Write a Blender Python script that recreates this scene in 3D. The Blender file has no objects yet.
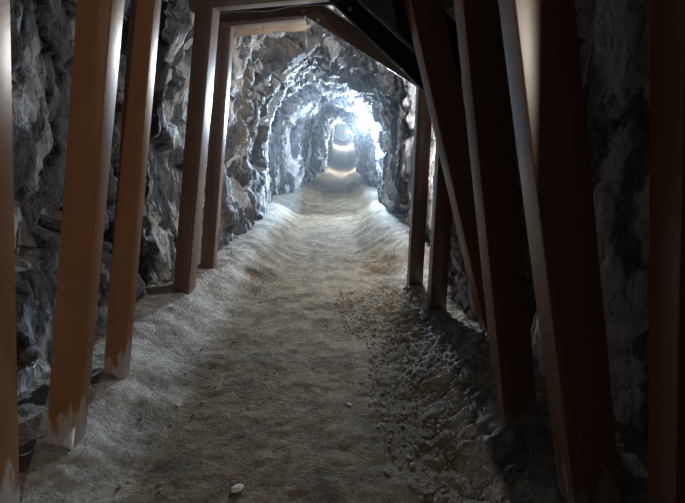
import bpy, bmesh, math, random
from mathutils import Vector, Matrix, noise

S = bpy.context.scene
COL = S.collection
R_ = random.Random(7)

# ------------------------------------------------------------------ helpers
def link(o, parent=None):
    COL.objects.link(o)
    if parent is not None:
        o.parent = parent
    return o

def mesh_obj(name, bm, mat, parent=None, smooth=True):
    me = bpy.data.meshes.new(name)
    bm.to_mesh(me); bm.free()
    for p in me.polygons:
        p.use_smooth = smooth
    me.materials.append(mat)
    return link(bpy.data.objects.new(name, me), parent)

def raw_obj(name, verts, faces, mat, parent=None, smooth=True):
    me = bpy.data.meshes.new(name)
    me.from_pydata(verts, [], faces)
    me.update()
    if smooth:
        me.polygons.foreach_set('use_smooth', [True] * len(me.polygons))
    me.materials.append(mat)
    return link(bpy.data.objects.new(name, me), parent)

def tag(o, label, cat, group=None, kind=None):
    o['label'] = label
    o['category'] = cat
    if group: o['group'] = group
    if kind: o['kind'] = kind
    return o

def empty(name, loc, rot=None):
    o = bpy.data.objects.new(name, None)
    o.location = loc
    if rot is not None:
        o.rotation_euler = rot
    return link(o)

def interp(tab, y):
    if y <= tab[0][0]: return tab[0][1]
    for (a, va), (b, vb) in zip(tab, tab[1:]):
        if y <= b:
            t = (y - a) / (b - a)
            t = t * t * (3 - 2 * t)
            return va + (vb - va) * t
    return tab[-1][1]

def sstep(a, b, x):
    t = min(1, max(0, (x - a) / (b - a)))
    return t * t * (3 - 2 * t)

# ------------------------------------------------------------------ materials
def new_mat(name):
    m = bpy.data.materials.new(name)
    m.use_nodes = True
    nt = m.node_tree
    b = nt.nodes['Principled BSDF']
    return m, nt, b

def N(nt, kind, **kw):
    n = nt.nodes.new(kind)
    for k, v in kw.items():
        if k in n.inputs.keys():
            n.inputs[k].default_value = v
        else:
            setattr(n, k, v)
    return n

def ramp(nt, src, stops):
    r = nt.nodes.new('ShaderNodeValToRGB')
    e = r.color_ramp.elements
    while len(e) < len(stops): e.new(0.5)
    for el, (p, c) in zip(e, stops):
        el.position = p
        el.color = (c, c, c, 1) if isinstance(c, (int, float)) else (*c, 1)
    nt.links.new(src, r.inputs[0])
    return r.outputs[0]

def mix(nt, fac, a, b, mode='MIX'):
    m = nt.nodes.new('ShaderNodeMix')
    m.data_type = 'RGBA'; m.blend_type = mode
    for sock, v in ((m.inputs[0], fac), (m.inputs[6], a), (m.inputs[7], b)):
        if hasattr(v, 'is_linked'): nt.links.new(v, sock)
        elif isinstance(v, (int, float)): sock.default_value = v
        else: sock.default_value = (*v, 1)
    return m.outputs[2]

def mapping(nt, scale=(1, 1, 1), rot=(0, 0, 0)):
    tc = nt.nodes.new('ShaderNodeTexCoord')
    mp = nt.nodes.new('ShaderNodeMapping')
    mp.inputs['Scale'].default_value = scale
    mp.inputs['Rotation'].default_value = rot
    nt.links.new(tc.outputs['Object'], mp.inputs[0])
    return mp.outputs[0]

def nz(nt, vec, scale, detail=6, rough=.6, dist=0.0):
    n = N(nt, 'ShaderNodeTexNoise', Scale=scale, Detail=detail, Roughness=rough, Distortion=dist)
    nt.links.new(vec, n.inputs['Vector'])
    return n.outputs[0]

def bump(nt, bsdf, heights):
    prev = None
    for h, strength, dist in heights:
        b = nt.nodes.new('ShaderNodeBump')
        b.inputs['Strength'].default_value = strength
        b.inputs['Distance'].default_value = dist
        nt.links.new(h, b.inputs['Height'])
        if prev is not None: nt.links.new(prev, b.inputs['Normal'])
        prev = b.outputs[0]
    nt.links.new(prev, bsdf.inputs['Normal'])

def rock_material():
    m, nt, b = new_mat('tunnel_rock')
    v = mapping(nt, (1, 1, .38), (.30, .12, 0))
    v1 = mapping(nt)
    big = nz(nt, v, 1.7, 5, .6, .6)
    med = nz(nt, v, 6.0, 8, .68, .8)
    fine = nz(nt, v, 26.0, 8, .75)
    dark = mix(nt, ramp(nt, med, [(.35, 0), (.65, 1)]), (.055, .060, .070), (.205, .215, .235))
    tan = mix(nt, ramp(nt, big, [(.54, 0), (.68, 1)]), dark, (.235, .20, .165))
    pale = nz(nt, v, 1.5, 9, .58, 1.6)
    c = mix(nt, ramp(nt, pale, [(.51, 0), (.565, 1)]), tan, (.66, .66, .66))
    vor = N(nt, 'ShaderNodeTexVoronoi', feature='DISTANCE_TO_EDGE', Scale=4.2)
    wv = nt.nodes.new('ShaderNodeVectorMath'); wv.operation = 'ADD'
    wn = N(nt, 'ShaderNodeTexNoise', Scale=3.0, Detail=5)
    nt.links.new(v, wn.inputs['Vector'])
    nt.links.new(v, wv.inputs[0]); nt.links.new(wn.outputs['Color'], wv.inputs[1])
    nt.links.new(wv.outputs[0], vor.inputs['Vector'])
    crack = ramp(nt, vor.outputs['Distance'], [(.0, 0), (.035, 1)])
    c = mix(nt, crack, mix(nt, .55, c, (.02, .019, .018)), c)
    c = mix(nt, .55, c, ramp(nt, fine, [(.36, .22), (.62, 1.0)]), 'MULTIPLY')
    nt.links.new(c, b.inputs['Base Color'])
    b.inputs['Roughness'].default_value = .72
    b.inputs['Specular IOR Level'].default_value = .35
    bump(nt, b, [(crack, .5, .02), (med, .6, .06), (fine, .7, .02)])
    return m

def floor_material():
    m, nt, b = new_mat('packed_dirt')
    v = mapping(nt)
    big = nz(nt, v, 1.3, 5, .6)
    med = nz(nt, v, 9, 8, .7)
    fine = nz(nt, v, 60, 8, .75)
    a = mix(nt, ramp(nt, big, [(.35, 0), (.65, 1)]), (.205, .148, .086), (.34, .258, .155))
    a = mix(nt, ramp(nt, med, [(.38, 0), (.66, 1)]), a, (.39, .31, .205))
    # pale rock dust banked along both walls
    geo = nt.nodes.new('ShaderNodeSeparateXYZ')
    nt.links.new(v, geo.inputs[0])
    ad = nt.nodes.new('ShaderNodeMath'); ad.operation = 'ADD'; ad.inputs[1].default_value = .22
    nt.links.new(geo.outputs[0], ad.inputs[0])
    ab = nt.nodes.new('ShaderNodeMath'); ab.operation = 'ABSOLUTE'
    nt.links.new(ad.outputs[0], ab.inputs[0])
    jt = nt.nodes.new('ShaderNodeMath'); jt.operation = 'MULTIPLY_ADD'
    jt.inputs[1].default_value = .5
    bl = nz(nt, v, 2.6, 9, .68)
    nt.links.new(bl, jt.inputs[0]); nt.links.new(ab.outputs[0], jt.inputs[2])
    dust = ramp(nt, jt.outputs[0], [(.95, 0), (1.0, 0)])
    r = nt.nodes.new('ShaderNodeMapRange')
    r.inputs['From Min'].default_value = .98; r.inputs['From Max'].default_value = 1.2
    nt.links.new(jt.outputs[0], r.inputs['Value'])
    c = mix(nt, r.outputs[0], a, (.60, .56, .49))
    spk = ramp(nt, fine, [(.32, .30), (.66, 1.0)])
    c = mix(nt, .5, c, spk, 'MULTIPLY')
    lump = nz(nt, v, 26, 6, .7)
    c = mix(nt, .6, c, ramp(nt, lump, [(.36, .45), (.62, 1.0)]), 'MULTIPLY')
    mott = nz(nt, v, 4.2, 10, .72, .4)
    c = mix(nt, .9, c, ramp(nt, mott, [(.36, .42), (.60, 1.08)]), 'MULTIPLY')
    nt.links.new(c, b.inputs['Base Color'])
    b.inputs['Roughness'].default_value = .95
    b.inputs['Specular IOR Level'].default_value = .15
    wn = N(nt, 'ShaderNodeTexNoise', Scale=30, Detail=3)
    nt.links.new(v, wn.inputs['Vector'])
    wv = nt.nodes.new('ShaderNodeVectorMath'); wv.operation = 'MULTIPLY_ADD'
    wv.inputs[1].default_value = (.05, .05, .05)
    nt.links.new(wn.outputs['Color'], wv.inputs[0]); nt.links.new(v, wv.inputs[2])
    gr = N(nt, 'ShaderNodeTexVoronoi', Scale=38)
    nt.links.new(wv.outputs[0], gr.inputs['Vector'])
    grit = ramp(nt, gr.outputs['Distance'], [(.0, 1), (.55, 0)])
    bump(nt, b, [(lump, .45, .03), (grit, .45, .025), (fine, .8, .014)])
    return m

def paint_material(name, col, dusty=True, rough=.30, spec=.85):
    m, nt, b = new_mat(name)
    v = mapping(nt)
    pn = nz(nt, v, 7, 6, .6)
    c = mix(nt, ramp(nt, pn, [(.3, 0), (.7, 1)]), tuple(k * .88 for k in col), tuple(min(1, k * 1.1) for k in col))
    if dusty:   # grey splashed dust near the foot (local z = distance up the post)
        sep = nt.nodes.new('ShaderNodeSeparateXYZ'); nt.links.new(v, sep.inputs[0])
        v2 = mapping(nt, (9, 9, 2.2))
        dn = nz(nt, v2, 1.4, 5, .55)
        ma = nt.nodes.new('ShaderNodeMath'); ma.operation = 'MULTIPLY_ADD'; ma.inputs[1].default_value = -1.3
        nt.links.new(dn, ma.inputs[0]); nt.links.new(sep.outputs[2], ma.inputs[2])
        mr = nt.nodes.new('ShaderNodeMapRange')
        mr.inputs['From Min'].default_value = -.22; mr.inputs['From Max'].default_value = -.34
        nt.links.new(ma.outputs[0], mr.inputs['Value'])
        c = mix(nt, mr.outputs[0], c, (.33, .28, .24))
        rr = nt.nodes.new('ShaderNodeMapRange')
        rr.inputs['To Min'].default_value = rough; rr.inputs['To Max'].default_value = .9
        nt.links.new(mr.outputs[0], rr.inputs['Value'])
        nt.links.new(rr.outputs[0], b.inputs['Roughness'])
    else:
        b.inputs['Roughness'].default_value = rough
    nt.links.new(c, b.inputs['Base Color'])
    b.inputs['Specular IOR Level'].default_value = spec
    bump(nt, b, [(nz(nt, v, 220, 3, .6), .12, .002), (nz(nt, v, 12, 3, .5), .05, .01)])
    return m

def simple(name, col, rough=.6, metal=0.0, scale=14, var=.25):
    m, nt, b = new_mat(name)
    v = mapping(nt)
    n = nz(nt, v, scale, 7, .65)
    c = mix(nt, ramp(nt, n, [(.3, 0), (.7, 1)]), tuple(k * (1 - var) for k in col), tuple(min(1, k * (1 + var)) for k in col))
    nt.links.new(c, b.inputs['Base Color'])
    b.inputs['Roughness'].default_value = rough
    b.inputs['Metallic'].default_value = metal
    bump(nt, b, [(n, .4, .01)])
    return m

def emitter(name, col, strength):
    m, nt, b = new_mat(name)
    b.inputs['Base Color'].default_value = (*col, 1)
    b.inputs['Emission Color'].default_value = (*col, 1)
    b.inputs['Emission Strength'].default_value = strength
    return m

def board_material():
    m, nt, b = new_mat('raw_board')
    v = mapping(nt, (2.2, 14, 14))
    g = nz(nt, v, 2.2, 8, .65, .5)
    k = nz(nt, mapping(nt), 9, 4, .5)
    c = mix(nt, ramp(nt, g, [(.3, 0), (.7, 1)]), (.30, .22, .155), (.47, .38, .29))
    c = mix(nt, ramp(nt, k, [(.60, 0), (.68, 1)]), c, (.13, .075, .04))
    nt.links.new(c, b.inputs['Base Color'])
    b.inputs['Roughness'].default_value = .8
    bump(nt, b, [(g, .4, .01)])
    return m

ROCK = rock_material()
DIRT = floor_material()
BROWN = paint_material('brown_paint', (.215, .090, .030))
BROWN_CLEAN = paint_material('brown_paint_clean', (.12, .065, .04), dusty=False)
BROWN_SHADED = paint_material('brown_paint_shaded', (.130, .066, .036), dusty=False, rough=.30)  # dimmer light on the farther posts put into a darker brown
SHADEP = paint_material('beam_shade_paint', (.022, .020, .021), dusty=False, rough=.8, spec=.15)  # shade on the upper sloping beams put into a near-black colour
BOARD = board_material()
STONE = simple('loose_stone', (.27, .25, .23), .9)
PALE = simple('pale_stone', (.62, .58, .52), .85)
CLOD = simple('rubble_clods', (.26, .245, .225), .95, scale=30)
BLACK = simple('black_rubber', (.02, .02, .022), .3)
STEEL = simple('worn_steel', (.5, .5, .5), .35, .8)
WHITEP = simple('white_paint', (.7, .7, .68), .6)
GREYP = simple('grey_panel', (.42, .45, .46), .6, scale=5)
BULB = emitter('lit_bulb', (.86, .93, 1.0), 60)

# ------------------------------------------------------------------ the tunnel's plan
LEFT = [(-5, -1.75), (1, -1.72), (3, -1.78), (4.6, -1.74), (6, -1.48), (7, -1.40), (9, -1.48), (11.6, -1.72), (12.9, -1.15), (15, -1.22),
        (16.5, -1.0), (19.5, -1.35), (21.5, -.78), (26, -.92), (32, -.85), (40, -.85), (52, -.7)]
RIGHT = [(-5, 1.35), (1.8, 1.38), (2.85, 1.20), (3.5, 1.24), (4.4, .97), (5.05, 1.0), (5.65, 1.24), (6.5, .96), (8, .92), (10.5, .86), (11.8, 1.02), (13.0, .94), (15, .75),
         (17, .70), (19, .90), (21.5, .66), (24, .92), (27, .98), (32, .95), (40, .9), (52, .8)]
ROOF = [(-5, 2.95), (4, 3.02), (5.8, 3.10), (7.5, 2.82), (9.5, 2.72), (11.7, 2.78), (12.8, 2.42), (15, 2.72), (16.5, 2.52),
        (19.5, 2.8), (21.5, 2.30), (26, 2.55), (34, 2.85), (44, 3.1), (52, 3.3)]
RISE = [(-5, 0), (20, 0), (28, .05), (52, 1.35)]

def bank_noise(x, y):
    p = Vector((x, y, 3.1))
    return noise.noise(p * 1.7) * .5 + noise.noise(p * 4.3) * .25

def floor_z(x, y):
    l, r = interp(LEFT, y), interp(RIGHT, y)
    z = interp(RISE, y)
    near = 1 - sstep(6, 14, y)
    wob = bank_noise(x, y)
    dl, dr = x - l + .22 * wob, r - x + .2 * wob
    mid = sstep(5, 7.5, y) * (1 - sstep(13, 18, y))
    hl = .20 + .02 * near + .07 * mid
    hr = .20 + .06 * near + .06 * mid
    hr -= .14 * sstep(3.2, 4.0, y) * (1 - sstep(5.2, 6.2, y))
    z += hl * (1 - sstep(.12, .72 + .12 * near, dl))
    z += hr * (1 - sstep(.15, .62 + .2 * near, dr))
    p = Vector((x, y, 0))
    z += noise.noise(p * 1.1) * .022 + noise.noise(p * 3.7) * .016 + abs(noise.noise(p * 7.3)) * .014
    z += noise.noise(p * 11) * .004 + abs(noise.noise(p * 19)) * .006 + noise.noise(p * 33) * .003
    # coarse broken ground along the right-hand posts
    rg = (1 - sstep(.2, 1.0, dr - .15)) * (1 - sstep(4.5, 8, y))
    if rg > .01:
        f = noise.voronoi(p * 13)[0][0]
        z += rg * (.045 * (.55 - f) + .02 * noise.noise(p * 20))
    lg = (1 - sstep(.1, .9, dl)) * (1 - sstep(5, 9, y))
    if lg > .01:
        z += lg * (.012 * noise.noise(p * 16) + .02 * noise.noise(p * 6))
    return z

def rock_shift(p, far):
    """how far a point of the bare profile moves outwards: broken, blocky rock"""
    q = Vector((p.x * 1.0 + .18 * p.z, p.y * 1.0 + .26 * p.z, p.z * (.95 - .45 * sstep(3.2, 6, p.y))))
    w = q + Vector((noise.noise(q * 1.9), noise.noise(q * 1.9 + Vector((7, 3, 1))), noise.noise(q * 1.9 + Vector((2, 9, 5))))) * .16
    d = noise.noise(q * .9) * .12
    calm = sstep(2.5, 5.5, p.y)
    for k, amp in ((1.25, .12), (2.3, .09 + .06 * calm), (5.2, .02 + .045 * calm), (11.0, .008 + .026 * calm)):
        dist, pts = noise.voronoi(w * k)
        c = pts[0]
        h = noise.cell(c * 13.7) * .5
        tilt = (w * k - c)
        d += amp * (h + .8 * (tilt.x * noise.cell(c * 5.1 + Vector((3, 0, 0))) + tilt.y * noise.cell(c * 4.3 + Vector((0, 5, 0))) + tilt.z * noise.cell(c * 6.7)))
        e = dist[1] - dist[0]
        d += amp * .4 * (1 - sstep(0, .10, e))      # open joints between blocks
    d += noise.noise(q * 24) * .012 + abs(noise.noise(Vector((q.x * 9, q.y * 9, q.z * 5)))) * .03 * calm
    return d

D2 = 'brown painted post '
POSTS = [   # foot, top, width, depth, turn, label
    ((-1.40, 1.70, .1), (-1.065, 1.70, 2.75), .15, .13, 3, D2 + 'cut off by the left edge of the photo'),
    ((-1.375, 2.2, .10), (-.86, 2.2, 2.75), .140, .105, -2, D2 + 'with a torn white flap at its dusty foot, second from left'),
    ((-1.415, 2.85, .10), (-.945, 2.85, 2.80), .128, .08, -5, D2 + 'third from the left edge, rising from the dust bank'),
    ((-1.51, 4.53, .10), (-1.12, 4.53, 2.70), .148, .20, -2, D2 + 'left of the doubled pair, under the dark crossbeam'),
    ((-1.49, 5.3, .08), (-1.15, 5.3, 2.70), .145, .13, -1, D2 + 'under the pale raw board, farthest on the left side'),
    ((.75, 5.0, .04), (.79, 5.0, 2.20), .145, .12, 4, 'dark ' + D2 + 'farthest right, under the low end of the sloping beam'),
    ((.84, 4.26, .04), (.88, 4.26, 2.40), .150, .12, 4, 'dark ' + D2 + 'second farthest on the right, half behind the leaning one'),
    ((1.18, 3.47, .06), (.42, 3.47, 2.78), .20, .13, 8, 'dark ' + D2 + 'leaning most steeply, crossing behind its right neighbour'),
    ((.92, 2.32, .06), (.51, 2.32, 2.60), .17, .12, 4, 'dark ' + D2 + 'with its foot in rubble, left of the orange-lit one'),
    ((1.02, 1.74, .06), (.495, 1.74, 2.62), .18, .17, -3, D2 + 'on the right whose front catches an orange strip of light'),
    ((1.19, 1.42, .10), (.85, 1.42, 2.70), .20, .14, 0, 'dark ' + D2 + 'at the right edge of the photo'),
    ((.897, -.5, .08), (.702, -.5, 2.72), .20, .14, 0, D2 + 'on the right, unseen just behind the viewer, added to cast shade'),  # added out of view, blocks the rear lamp from the right-hand posts
    ((1.08, -1.2, .08), (.81, -1.2, 2.72), .20, .14, 0, D2 + 'on the right, unseen farthest behind the viewer, added to cast shade'),  # second added blocker, widens that shadow towards the right wall
]
def keep_clear(x, y, z):
    """the rock was cut back where posts, board and hose stand"""
    for f, t, w, d, tw, lab in POSTS:
        if abs(y - f[1]) < .16 and z < t[2] + .12:
            k = (z - f[2]) / (t[2] - f[2])
            ax = f[0] + (t[0] - f[0]) * k
            if f[0] < 0 and x < .0: x = min(x, ax - w / 2 - .05)
            if f[0] > 0 and x > .0: x = max(x, ax + w / 2 + .05)
    if 5.35 < y < 5.95 and z > 2.3:
        if -1.34 < x < -.2 and z > 2.55: z = max(z, 2.99)
        elif x < -.8: x = min(x, -1.36)
    if 4.65 < y < 5.05 and 2.6 < z < 2.95 and x < -.9: x = min(x, -1.27)
    return x, y, z

ARC, LOW = 170, 34
def profile(y):
    l, r, h, f = interp(LEFT, y), interp(RIGHT, y), interp(ROOF, y), interp(RISE, y)
    h = max(h, f + 1.5)
    cx, a = (l + r) / 2, (r - l) / 2
    zc = f + .95
    n = 2.55 if y < 5 else 2.55 - .25 * sstep(5, 12, y)
    pts = []
    for i in range(LOW):
        t = i / LOW
        pts.append((cx - a - .05 * (1 - t), zc - (zc - f + .4) * (1 - t)))
    for i in range(ARC + 1):
        th = math.pi * (1 - i / ARC)
        c, s = math.cos(th), math.sin(th)
        pts.append((cx + a * math.copysign(abs(c) ** (2 / n), c), zc + (h - zc) * max(0, s) ** (2 / n)))
    for i in range(LOW):
        t = (i + 1) / LOW
        pts.append((cx + a + .05 * t, zc - (zc - f + .4) * t))
    return pts, cx, zc

rows = []
y = -4.0
while y < 52:
    rows.append(y)
    y += .06 if y < 1 else (.022 if y < 6 else (.035 if y < 14 else (.055 if y < 24 else .14)))
grid = []
for y in rows:
    pts, cx, zc = profile(y)
    line = []
    k = len(pts)
    for i, (x, z) in enumerate(pts):
        a, b = pts[max(0, i - 1)], pts[min(k - 1, i + 1)]
        nx, nzv = -(b[1] - a[1]), (b[0] - a[0])
        ln = math.hypot(nx, nzv) or 1
        nx, nzv = nx / ln, nzv / ln
        d = rock_shift(Vector((x, y, z)), y)
        # keep the passage clear round the posts
        d = max(d, -.10 if y < 6 else -.16)
        px, py, pz = x + nx * d, y + .3 * d * noise.noise(Vector((x, y, z)) * 3), z + nzv * d
        line.append(keep_clear(px, py, pz) if y < 6.2 else (px, py, pz))
    grid.append(line)
W = len(grid[0])
def strip(name, i0, i1):
    vs, fs = [], []
    w = i1 - i0 + 1
    for line in grid: vs.extend(line[i0:i1 + 1])
    for j in range(len(grid) - 1):
        for i in range(w - 1):
            a = j * w + i
            fs.append((a, a + 1, a + w + 1, a + w))
    o = raw_obj(name, vs, fs, ROCK)
    o['kind'] = 'structure'
    return o
cutl, cutr = LOW + int(ARC * .36), LOW + int(ARC * .64)
strip('wall_left', 0, cutl)
strip('ceiling', cutl, cutr)
strip('wall_right', cutr, W - 1)

# rock face closing the far end and the passage behind the viewer
def end_cap(name, row):
    line = grid[row]
    cx = sum(p[0] for p in line) / W; cz = 1.2
    vs = list(line) + [(cx, line[0][1], cz)]
    fs = [(i, i + 1, W) for i in range(W - 1)] + [(W - 1, 0, W)]
    o = raw_obj(name, vs, fs, ROCK); o['kind'] = 'structure'
end_cap('wall_end', len(grid) - 1)

# floor
ys = []
y = -4.0
while y < 52:
    ys.append(y); y += .08 if y < 1 else max(.019, .0062 * y)
xs = [-2.15 + .021 * i for i in range(int(3.9 / .021) + 1)]
fv = [(x, y, floor_z(x, y)) for y in ys for x in xs]
nx = len(xs)
ff = [(j * nx + i, j * nx + i + 1, (j + 1) * nx + i + 1, (j + 1) * nx + i) for j in range(len(ys) - 1) for i in range(nx - 1)]
fl = raw_obj('floor', fv, ff, DIRT)
fl['kind'] = 'structure'

# ------------------------------------------------------------------ posts and beams
def beam_mesh(w, d, length, bev=.007, z0=0.0):
    """rolled channel: broad web on the -y side, two flanges running back in +y, hollow behind"""
    t = .022
    prof = [(-w / 2, -d / 2), (w / 2, -d / 2), (w / 2, d / 2), (w / 2 - t, d / 2), (w / 2 - t, -d / 2 + t),
            (-w / 2 + t, -d / 2 + t), (-w / 2 + t, d / 2), (-w / 2, d / 2)]
    bm = bmesh.new()
    lo = [bm.verts.new((x, y, z0)) for x, y in prof]
    f = bm.faces.new(lo)
    r = bmesh.ops.extrude_face_region(bm, geom=[f])
    for v in r['geom']:
        if isinstance(v, bmesh.types.BMVert): v.co.z = length
    bmesh.ops.recalc_face_normals(bm, faces=bm.faces[:])
    edges = [e for e in bm.edges if abs(e.verts[0].co.z - e.verts[1].co.z) > .1 and
             abs(abs(e.verts[0].co.x) - w / 2) < 1e-4 and abs(e.verts[0].co.y + d / 2) < 1e-4]
    bmesh.ops.bevel(bm, geom=edges, offset=bev, segments=3, profile=.5, affect='EDGES')
    return bm

def smooth_by_angle(o):
    me = o.data
    for p in me.polygons: p.use_smooth = True
    me.set_sharp_from_angle(angle=math.radians(28))

def beam(name, a, b, w, d, mat, twist=0.0, parent=None, bev=.007):
    """a channel from point a to point b, its web turned to face back along the tunnel"""
    a, b = Vector(a), Vector(b)
    zax = (b - a).normalized()
    yax = Vector((0, 1, 0)); yax = (yax - zax * yax.dot(zax)).normalized()
    xax = yax.cross(zax)
    M = Matrix((xax, yax, zax)).transposed().to_4x4() @ Matrix.Rotation(twist, 4, 'Z')
    o = mesh_obj(name, beam_mesh(w, d, (b - a).length, bev), mat)
    smooth_by_angle(o)
    M.translation = a
    o.matrix_world = M
    return o

def bolt(parent, loc, along):
    bm = bmesh.new()
    bmesh.ops.create_cone(bm, cap_ends=True, segments=6, radius1=.017, radius2=.015, depth=.022,
                          matrix=Matrix.Translation(loc) @ Matrix.Rotation(math.pi / 2, 4, along))
    return mesh_obj('bolt', bm, STEEL, parent, smooth=False)

def post(foot, top, w, d, twist, label, extra=.12, up=.0):
    f, t = Vector(foot), Vector(top)
    u = (t - f).normalized()
    o = beam('support_post', f - u * extra, t + u * up, w, d, BROWN_SHADED if 4 < f.y else BROWN, math.radians(twist))
    tag(o, label, 'post', 'steel support posts along the tunnel')
    return o, (t - f).length + extra + up

made = [post(*a) for a in POSTS]
L1 = made[1][0]

# torn flap at the foot of one post: a bent strip folded off the channel
bm = bmesh.new()
pts = [(.035, -.064, .255), (.078, -.070, .30), (.080, -.074, .20), (.066, -.066, .17), (.03, -.085, .205)]
vs = [bm.verts.new(p) for p in pts]
bm.faces.new((vs[0], vs[1], vs[4])); bm.faces.new((vs[1], vs[2], vs[3])); bm.faces.new((vs[1], vs[3], vs[4]))
r = bmesh.ops.solidify(bm, geom=bm.faces[:], thickness=.006)
fp = mesh_obj('torn_flap', bm, WHITEP, L1, smooth=False)
fp['label'] = 'torn white flap at the post foot'

# roof members of the two farther sets
def roof(name, a, b, w, d, label, cat, tw=0, mat=None):
    return tag(beam(name, a, b, w, d, mat or BROWN_CLEAN, math.radians(tw)), label, cat)

capA = roof('cap_beam', (-1.24, 5.27, 2.715), (-.37, 5.27, 2.80), .15, .13, 'brown crossbeam resting on the farthest left post, in front of the pale board', 'beam')
haunchA = roof('sloping_beam', (-.42, 5.135, 2.875), (.84, 5.135, 2.125), .165, .10, 'brown beam sloping down from the crossbeam to the farthest right post', 'beam', 18)
capB = roof('cap_beam', (-1.26, 4.5, 2.70), (-.04, 4.5, 2.80), .15, .14, 'dark crossbeam along the top edge, nearer than the hose', 'beam')
haunchB = roof('sloping_beam', (-.10, 4.375, 2.815), (.80, 4.375, 2.01), .20, .09, 'shaded wide sloping beam above the brown one, at top right of the lit opening', 'beam', 0, SHADEP)
capC = roof('sloping_beam', (.12, 3.64, 2.69), (.86, 3.64, 2.07), .30, .12, 'shaded sloping beam at the top, behind the steeply leaning post', 'beam', 0, SHADEP)
for o, ln in ((haunchA, 1.39), (haunchB, 1.18)):
    bolt(o, (.05, -.055, .10), 'X'); bolt(o, (.05, -.055, .26), 'X')

# raw board wedged under the roof behind the farther crossbeam
bm = bmesh.new()
bmesh.ops.create_cube(bm, size=1)
bmesh.ops.scale(bm, vec=(.76, .24, .05), verts=bm.verts)
bmesh.ops.subdivide_edges(bm, edges=[e for e in bm.edges if abs(e.verts[0].co.x - e.verts[1].co.x) > .5], cuts=14)
for v in bm.verts:
    v.co.z += .012 * noise.noise(v.co * 5); v.co.y += .02 * noise.noise(v.co * 4 + Vector((4, 0, 0)))
bmesh.ops.bevel(bm, geom=[e for e in bm.edges if e.calc_face_angle(0) > .8], offset=.006, segments=2, affect='EDGES')
bd = mesh_obj('timber_board', bm, BOARD)
smooth_by_angle(bd)
bd.location = (-.765, 5.62, 2.775); bd.rotation_euler = (math.radians(-38), math.radians(-6), 0)
tag(bd, 'pale raw timber board wedged under the roof behind the crossbeam', 'board')

# black hose lying between the two crossbeams
def tube(name, path, rad, mat, parent=None, seg=12):
    vs, fs = [], []
    n = len(path)
    for i, p in enumerate(path):
        p = Vector(p)
        t = (Vector(path[min(n - 1, i + 1)]) - Vector(path[max(0, i - 1)])).normalized()
        a = t.cross(Vector((0, 0, 1)))
        if a.length < .05: a = t.cross(Vector((1, 0, 0)))
        a.normalize(); b = a.cross(t)
        for k in range(seg):
            th = 2 * math.pi * k / seg
            vs.append(p + (a * math.cos(th) + b * math.sin(th)) * rad)
    for i in range(n - 1):
        for k in range(seg):
            k2 = (k + 1) % seg
            fs.append((i * seg + k, i * seg + k2, (i + 1) * seg + k2, (i + 1) * seg + k))
    fs.append(tuple(range(seg - 1, -1, -1))); fs.append(tuple((n - 1) * seg + k for k in range(seg)))
    return raw_obj(name, vs, fs, mat, parent)
hose = tube('hose', [(-1.16 + .055 * i, 4.85 + .012 * math.sin(i * .9), 2.71 + .0045 * i + .010 * math.sin(i * .55)) for i in range(22)], .032, BLACK)
tag(hose, 'black hose strung across the roof between the two crossbeams', 'hose')

# ------------------------------------------------------------------ lamps
COOL = (.61, .79, 1.0)
FLOOD, SPILL, HIDDEN, BACK = 2700, 260, 115, 180
def lamp(loc, wall, watts, label, bulb_r=.11, radius=.10, col=(.80, .90, 1.0)):
    t = empty('wall_lamp', loc)
    tag(t, label, 'lamp')
    bm = bmesh.new()
    bmesh.ops.create_uvsphere(bm, u_segments=24, v_segments=16, radius=bulb_r)
    mesh_obj('bulb', bm, BULB, t)
    bm = bmesh.new()
    sx = 1 if wall > 0 else -1
    bmesh.ops.create_cone(bm, cap_ends=True, segments=24, radius1=bulb_r * .75, radius2=bulb_r * .5, depth=.09,
                          matrix=Matrix.Translation((sx * (bulb_r + .03), 0, 0)) @ Matrix.Rotation(math.pi / 2 * sx, 4, 'Y'))
    mesh_obj('socket', bm, BLACK, t)
    tube('bracket', [(sx * (bulb_r + .05 + (abs(wall) - bulb_r - .05) * k / 6), 0, .02 * k / 6) for k in range(7)], .02, STEEL, t)
    li = bpy.data.lights.new('lamp_light', 'POINT')
    li.energy = watts; li.color = col; li.shadow_soft_size = radius
    lo = bpy.data.objects.new('lamp_light', li)
    lo.location = (-sx * (bulb_r + radius + .02), 0, 0)
    link(lo, t)
    return t
# the floodlight on an arm off the right wall, facing back up the tunnel
fl_ = empty('floodlight', (.49, 11.9, 1.93))
tag(fl_, 'glaring white floodlight on the right wall deep in the tunnel', 'lamp')
bm = bmesh.new()
bmesh.ops.create_cone(bm, cap_ends=True, segments=32, radius1=.165, radius2=.10, depth=.14, matrix=Matrix.Translation((0, .075, 0)) @ Matrix.Rotation(-math.pi / 2, 4, 'X'))
mesh_obj('housing', bm, BLACK, fl_, smooth=False)
bm = bmesh.new()
bmesh.ops.create_cone(bm, cap_ends=True, segments=32, radius1=.15, radius2=.14, depth=.03, matrix=Matrix.Translation((0, -.012, 0)) @ Matrix.Rotation(math.pi / 2, 4, 'X'))
mesh_obj('lens', bm, BULB, fl_, smooth=False)
tube('bracket', [(.05 + .04 * k, .10, .01 * k) for k in range(7)], .018, STEEL, fl_)
li = bpy.data.lights.new('flood_beam', 'SPOT'); li.energy = FLOOD; li.color = COOL; li.shadow_soft_size = .10
li.spot_size = math.radians(135); li.spot_blend = 1.0
lo = bpy.data.objects.new('flood_beam', li); lo.location = (-.02, -.16, 0)
lo.rotation_euler = (math.radians(86), 0, math.radians(168)); link(lo, fl_)
lo.rotation_euler = Vector((-.16, -1, -.02)).to_track_quat('-Z', 'Y').to_euler()
li = bpy.data.lights.new('flood_spill', 'POINT'); li.energy = SPILL; li.color = COOL; li.shadow_soft_size = .12
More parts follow.
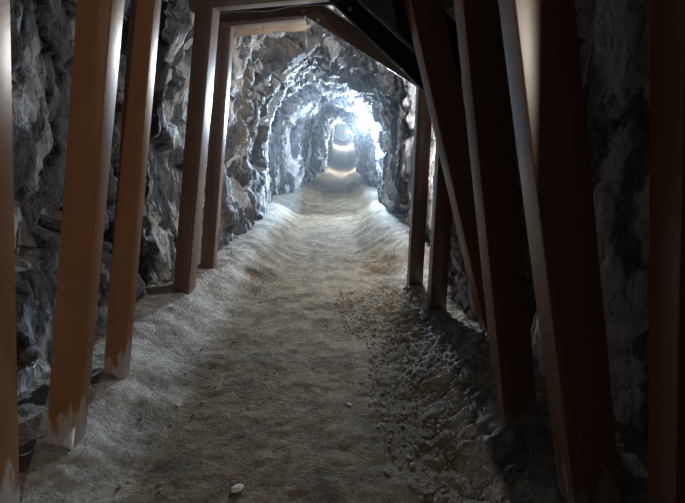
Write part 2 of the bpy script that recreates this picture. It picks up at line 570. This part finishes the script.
lo = bpy.data.objects.new('flood_spill', li); lo.location = (.16, .45, -.20); link(lo, fl_)
lamp((.95, 5.64, 1.90), .22, HIDDEN, 'lamp on the right wall hidden behind the farthest right post', .045, .06, (.99, .97, .95))
lamp((.55, 22.6, 1.9), .40, 700, 'lamp on the right wall past the floodlight, where the tunnel narrows', .06, .06)
lamp((.48, 41, 2.05), .36, 900, 'small lamp far along the tunnel near the door', .06, .06)

# lamp behind the viewer, on the right wall (out of the photo)
li = bpy.data.lights.new('entrance_light', 'SPOT')
li.energy = BACK; li.color = (1.0, .91, .80); li.shadow_soft_size = .02
li.spot_size = math.radians(80); li.spot_blend = .5
lo = bpy.data.objects.new('entrance_light', li); lo.location = (.70, -2.5, 2.2)
lo.rotation_euler = Vector((-1.5, 4.6, -.85)).to_track_quat('-Z', 'Y').to_euler(); link(lo)

# ------------------------------------------------------------------ far door
dr = empty('door_1', (-.05, 49.5, 1.22)); dr['kind'] = 'structure'
def box(name, c, s, mat, parent, bev=.01):
    bm = bmesh.new()
    bmesh.ops.create_cube(bm, size=1, matrix=Matrix.Translation(c) @ Matrix.Diagonal((*s, 1)))
    bmesh.ops.bevel(bm, geom=bm.edges[:], offset=bev, segments=2, affect='EDGES')
    return mesh_obj(name, bm, mat, parent, smooth=False)
for k in range(5):
    box('plank', (-.64 + .32 * k, 0, 1.0), (.30, .06, 2.0), GREYP, dr)
for sx in (-1, 1):
    box('door_post', (sx * .88, 0, 1.0), (.14, .14, 2.0), WHITEP, dr)
box('threshold', (0, -.25, .05), (1.9, .5, .22), WHITEP, dr)

# ------------------------------------------------------------------ haze volume added for the lamp's bloom
m = bpy.data.materials.new('bloom_haze'); m.use_nodes = True
nt = m.node_tree; nt.nodes.clear()
vs_ = N(nt, 'ShaderNodeVolumeScatter', Density=.0042, Anisotropy=.55)
vs_.inputs['Color'].default_value = (.85, .92, 1, 1)
ou = nt.nodes.new('ShaderNodeOutputMaterial'); nt.links.new(vs_.outputs[0], ou.inputs['Volume'])
bm = bmesh.new()
bmesh.ops.create_cube(bm, size=1, matrix=Matrix.Translation((-.2, 18.3, 1.4)) @ Matrix.Diagonal((5.0, 24, 4.6, 1)))
hz = mesh_obj('haze', bm, m, smooth=False)
tag(hz, 'thin haze added in the lit tunnel for the glow round the floodlight', 'haze', kind='stuff')

# ------------------------------------------------------------------ loose stones
def stone_mesh(seed, flat=.6):
    bm = bmesh.new()
    bmesh.ops.create_icosphere(bm, subdivisions=3, radius=1)
    for v in bm.verts:
        p = v.co.copy()
        d, q = noise.voronoi(p * 1.3 + Vector((seed * 3.1, seed, 0)))
        v.co = p * (.75 + .35 * d[0] + .12 * noise.noise(p * 3 + Vector((seed, 0, 0))))
        v.co.z *= flat
    return bm
protos = []
for s in range(5):
    protos.append(mesh_obj('stone', stone_mesh(s + 1), STONE, smooth=False))
SL = 'small grey stone lying loose on the dirt floor'
def place(o, x, y, r, i):
    o.location = (x, y, floor_z(x, y) + r * .22)
    o.scale = (r * R_.uniform(.8, 1.3), r * R_.uniform(.7, 1.1), r)
    o.rotation_euler = (R_.uniform(-.2, .2), R_.uniform(-.2, .2), R_.uniform(0, 6.28))
spots = []
while len(spots) < 150:
    y = 1.75 + 4.6 * R_.random() ** 1.3
    x = R_.uniform(-1.15, .75)
    if abs(x + .1) < .5 and R_.random() < .55: continue
    spots.append((x, y))
for i, (x, y) in enumerate(spots):
    if i < 5: o = protos[i]
    else:
        o = protos[i % 5].copy(); link(o)
    place(o, x, y, (.004 + .009 * R_.random() ** 2) * (1.25 if abs(x) > .7 else 1), i)
    tag(o, SL, 'stone', 'loose stones on the floor')
for x, y, r, lab in ((-.49, 2.03, .028, 'pale flat stone at the bottom of the photo, left of the middle of the path'),
                     (.04, 2.79, .014, 'small pale stone in the middle of the dirt path'),
                     (-1.0, 2.75, .016, 'pale chip of stone on the left dust bank, beside the third post')):
    o = mesh_obj('pale_stone', stone_mesh(r * 400, .45), PALE, smooth=False)
    place(o, x, y, r, 0); tag(o, lab, 'stone')

# broken clods heaped along the right-hand posts: nobody could count them
bm = bmesh.new()
for i in range(3600):
    y = 1.7 + 3.4 * R_.random()
    x = interp(RIGHT, y) - .24 - .80 * R_.random() ** 1.25
    r = .0035 + .011 * R_.random() ** 2.5
    if any(abs(y - a[0][1]) < .13 and abs(x - a[0][0]) < .20 for a in POSTS): continue
    M = Matrix.Translation((x, y, floor_z(x, y) + r * .2)) @ Matrix.Rotation(R_.uniform(0, 6.28), 4, 'Z') @ Matrix.Rotation(R_.uniform(-.6, .6), 4, 'X') \
        @ Matrix.Diagonal((r * R_.uniform(.7, 1.5), r * R_.uniform(.6, 1.1), r * .75, 1))
    res = bmesh.ops.create_icosphere(bm, subdivisions=1, radius=1, matrix=M)
    for v in res['verts']:
        v.co += Vector((R_.uniform(-1, 1), R_.uniform(-1, 1), R_.uniform(-1, 1))) * r * .22
cl = mesh_obj('rubble', bm, CLOD, smooth=False)
tag(cl, 'loose grey rubble heaped along the feet of the right-hand posts', 'rubble', kind='stuff')

# ------------------------------------------------------------------ world and camera
w = bpy.data.worlds.new('mine_dark'); S.world = w; w.use_nodes = True
w.node_tree.nodes['Background'].inputs[0].default_value = (.05, .06, .08, 1)
w.node_tree.nodes['Background'].inputs[1].default_value = .02

cam = bpy.data.cameras.new('camera'); co = bpy.data.objects.new('camera', cam); link(co)
cam.sensor_width = 36; cam.lens = 36 * 500 / 685
cam.clip_start = .05; cam.clip_end = 200
co.location = (0, 0, 1.6)
co.rotation_euler = (math.radians(90 - 12.79), 0, 0)
S.camera = co
S.view_settings.view_transform = 'Standard'
S.view_settings.look = 'None'
S.view_settings.exposure = 0
S.view_settings.gamma = 1
S.cycles.use_denoising = True
S.cycles.max_bounces = 8
S.cycles.sample_clamp_indirect = 4
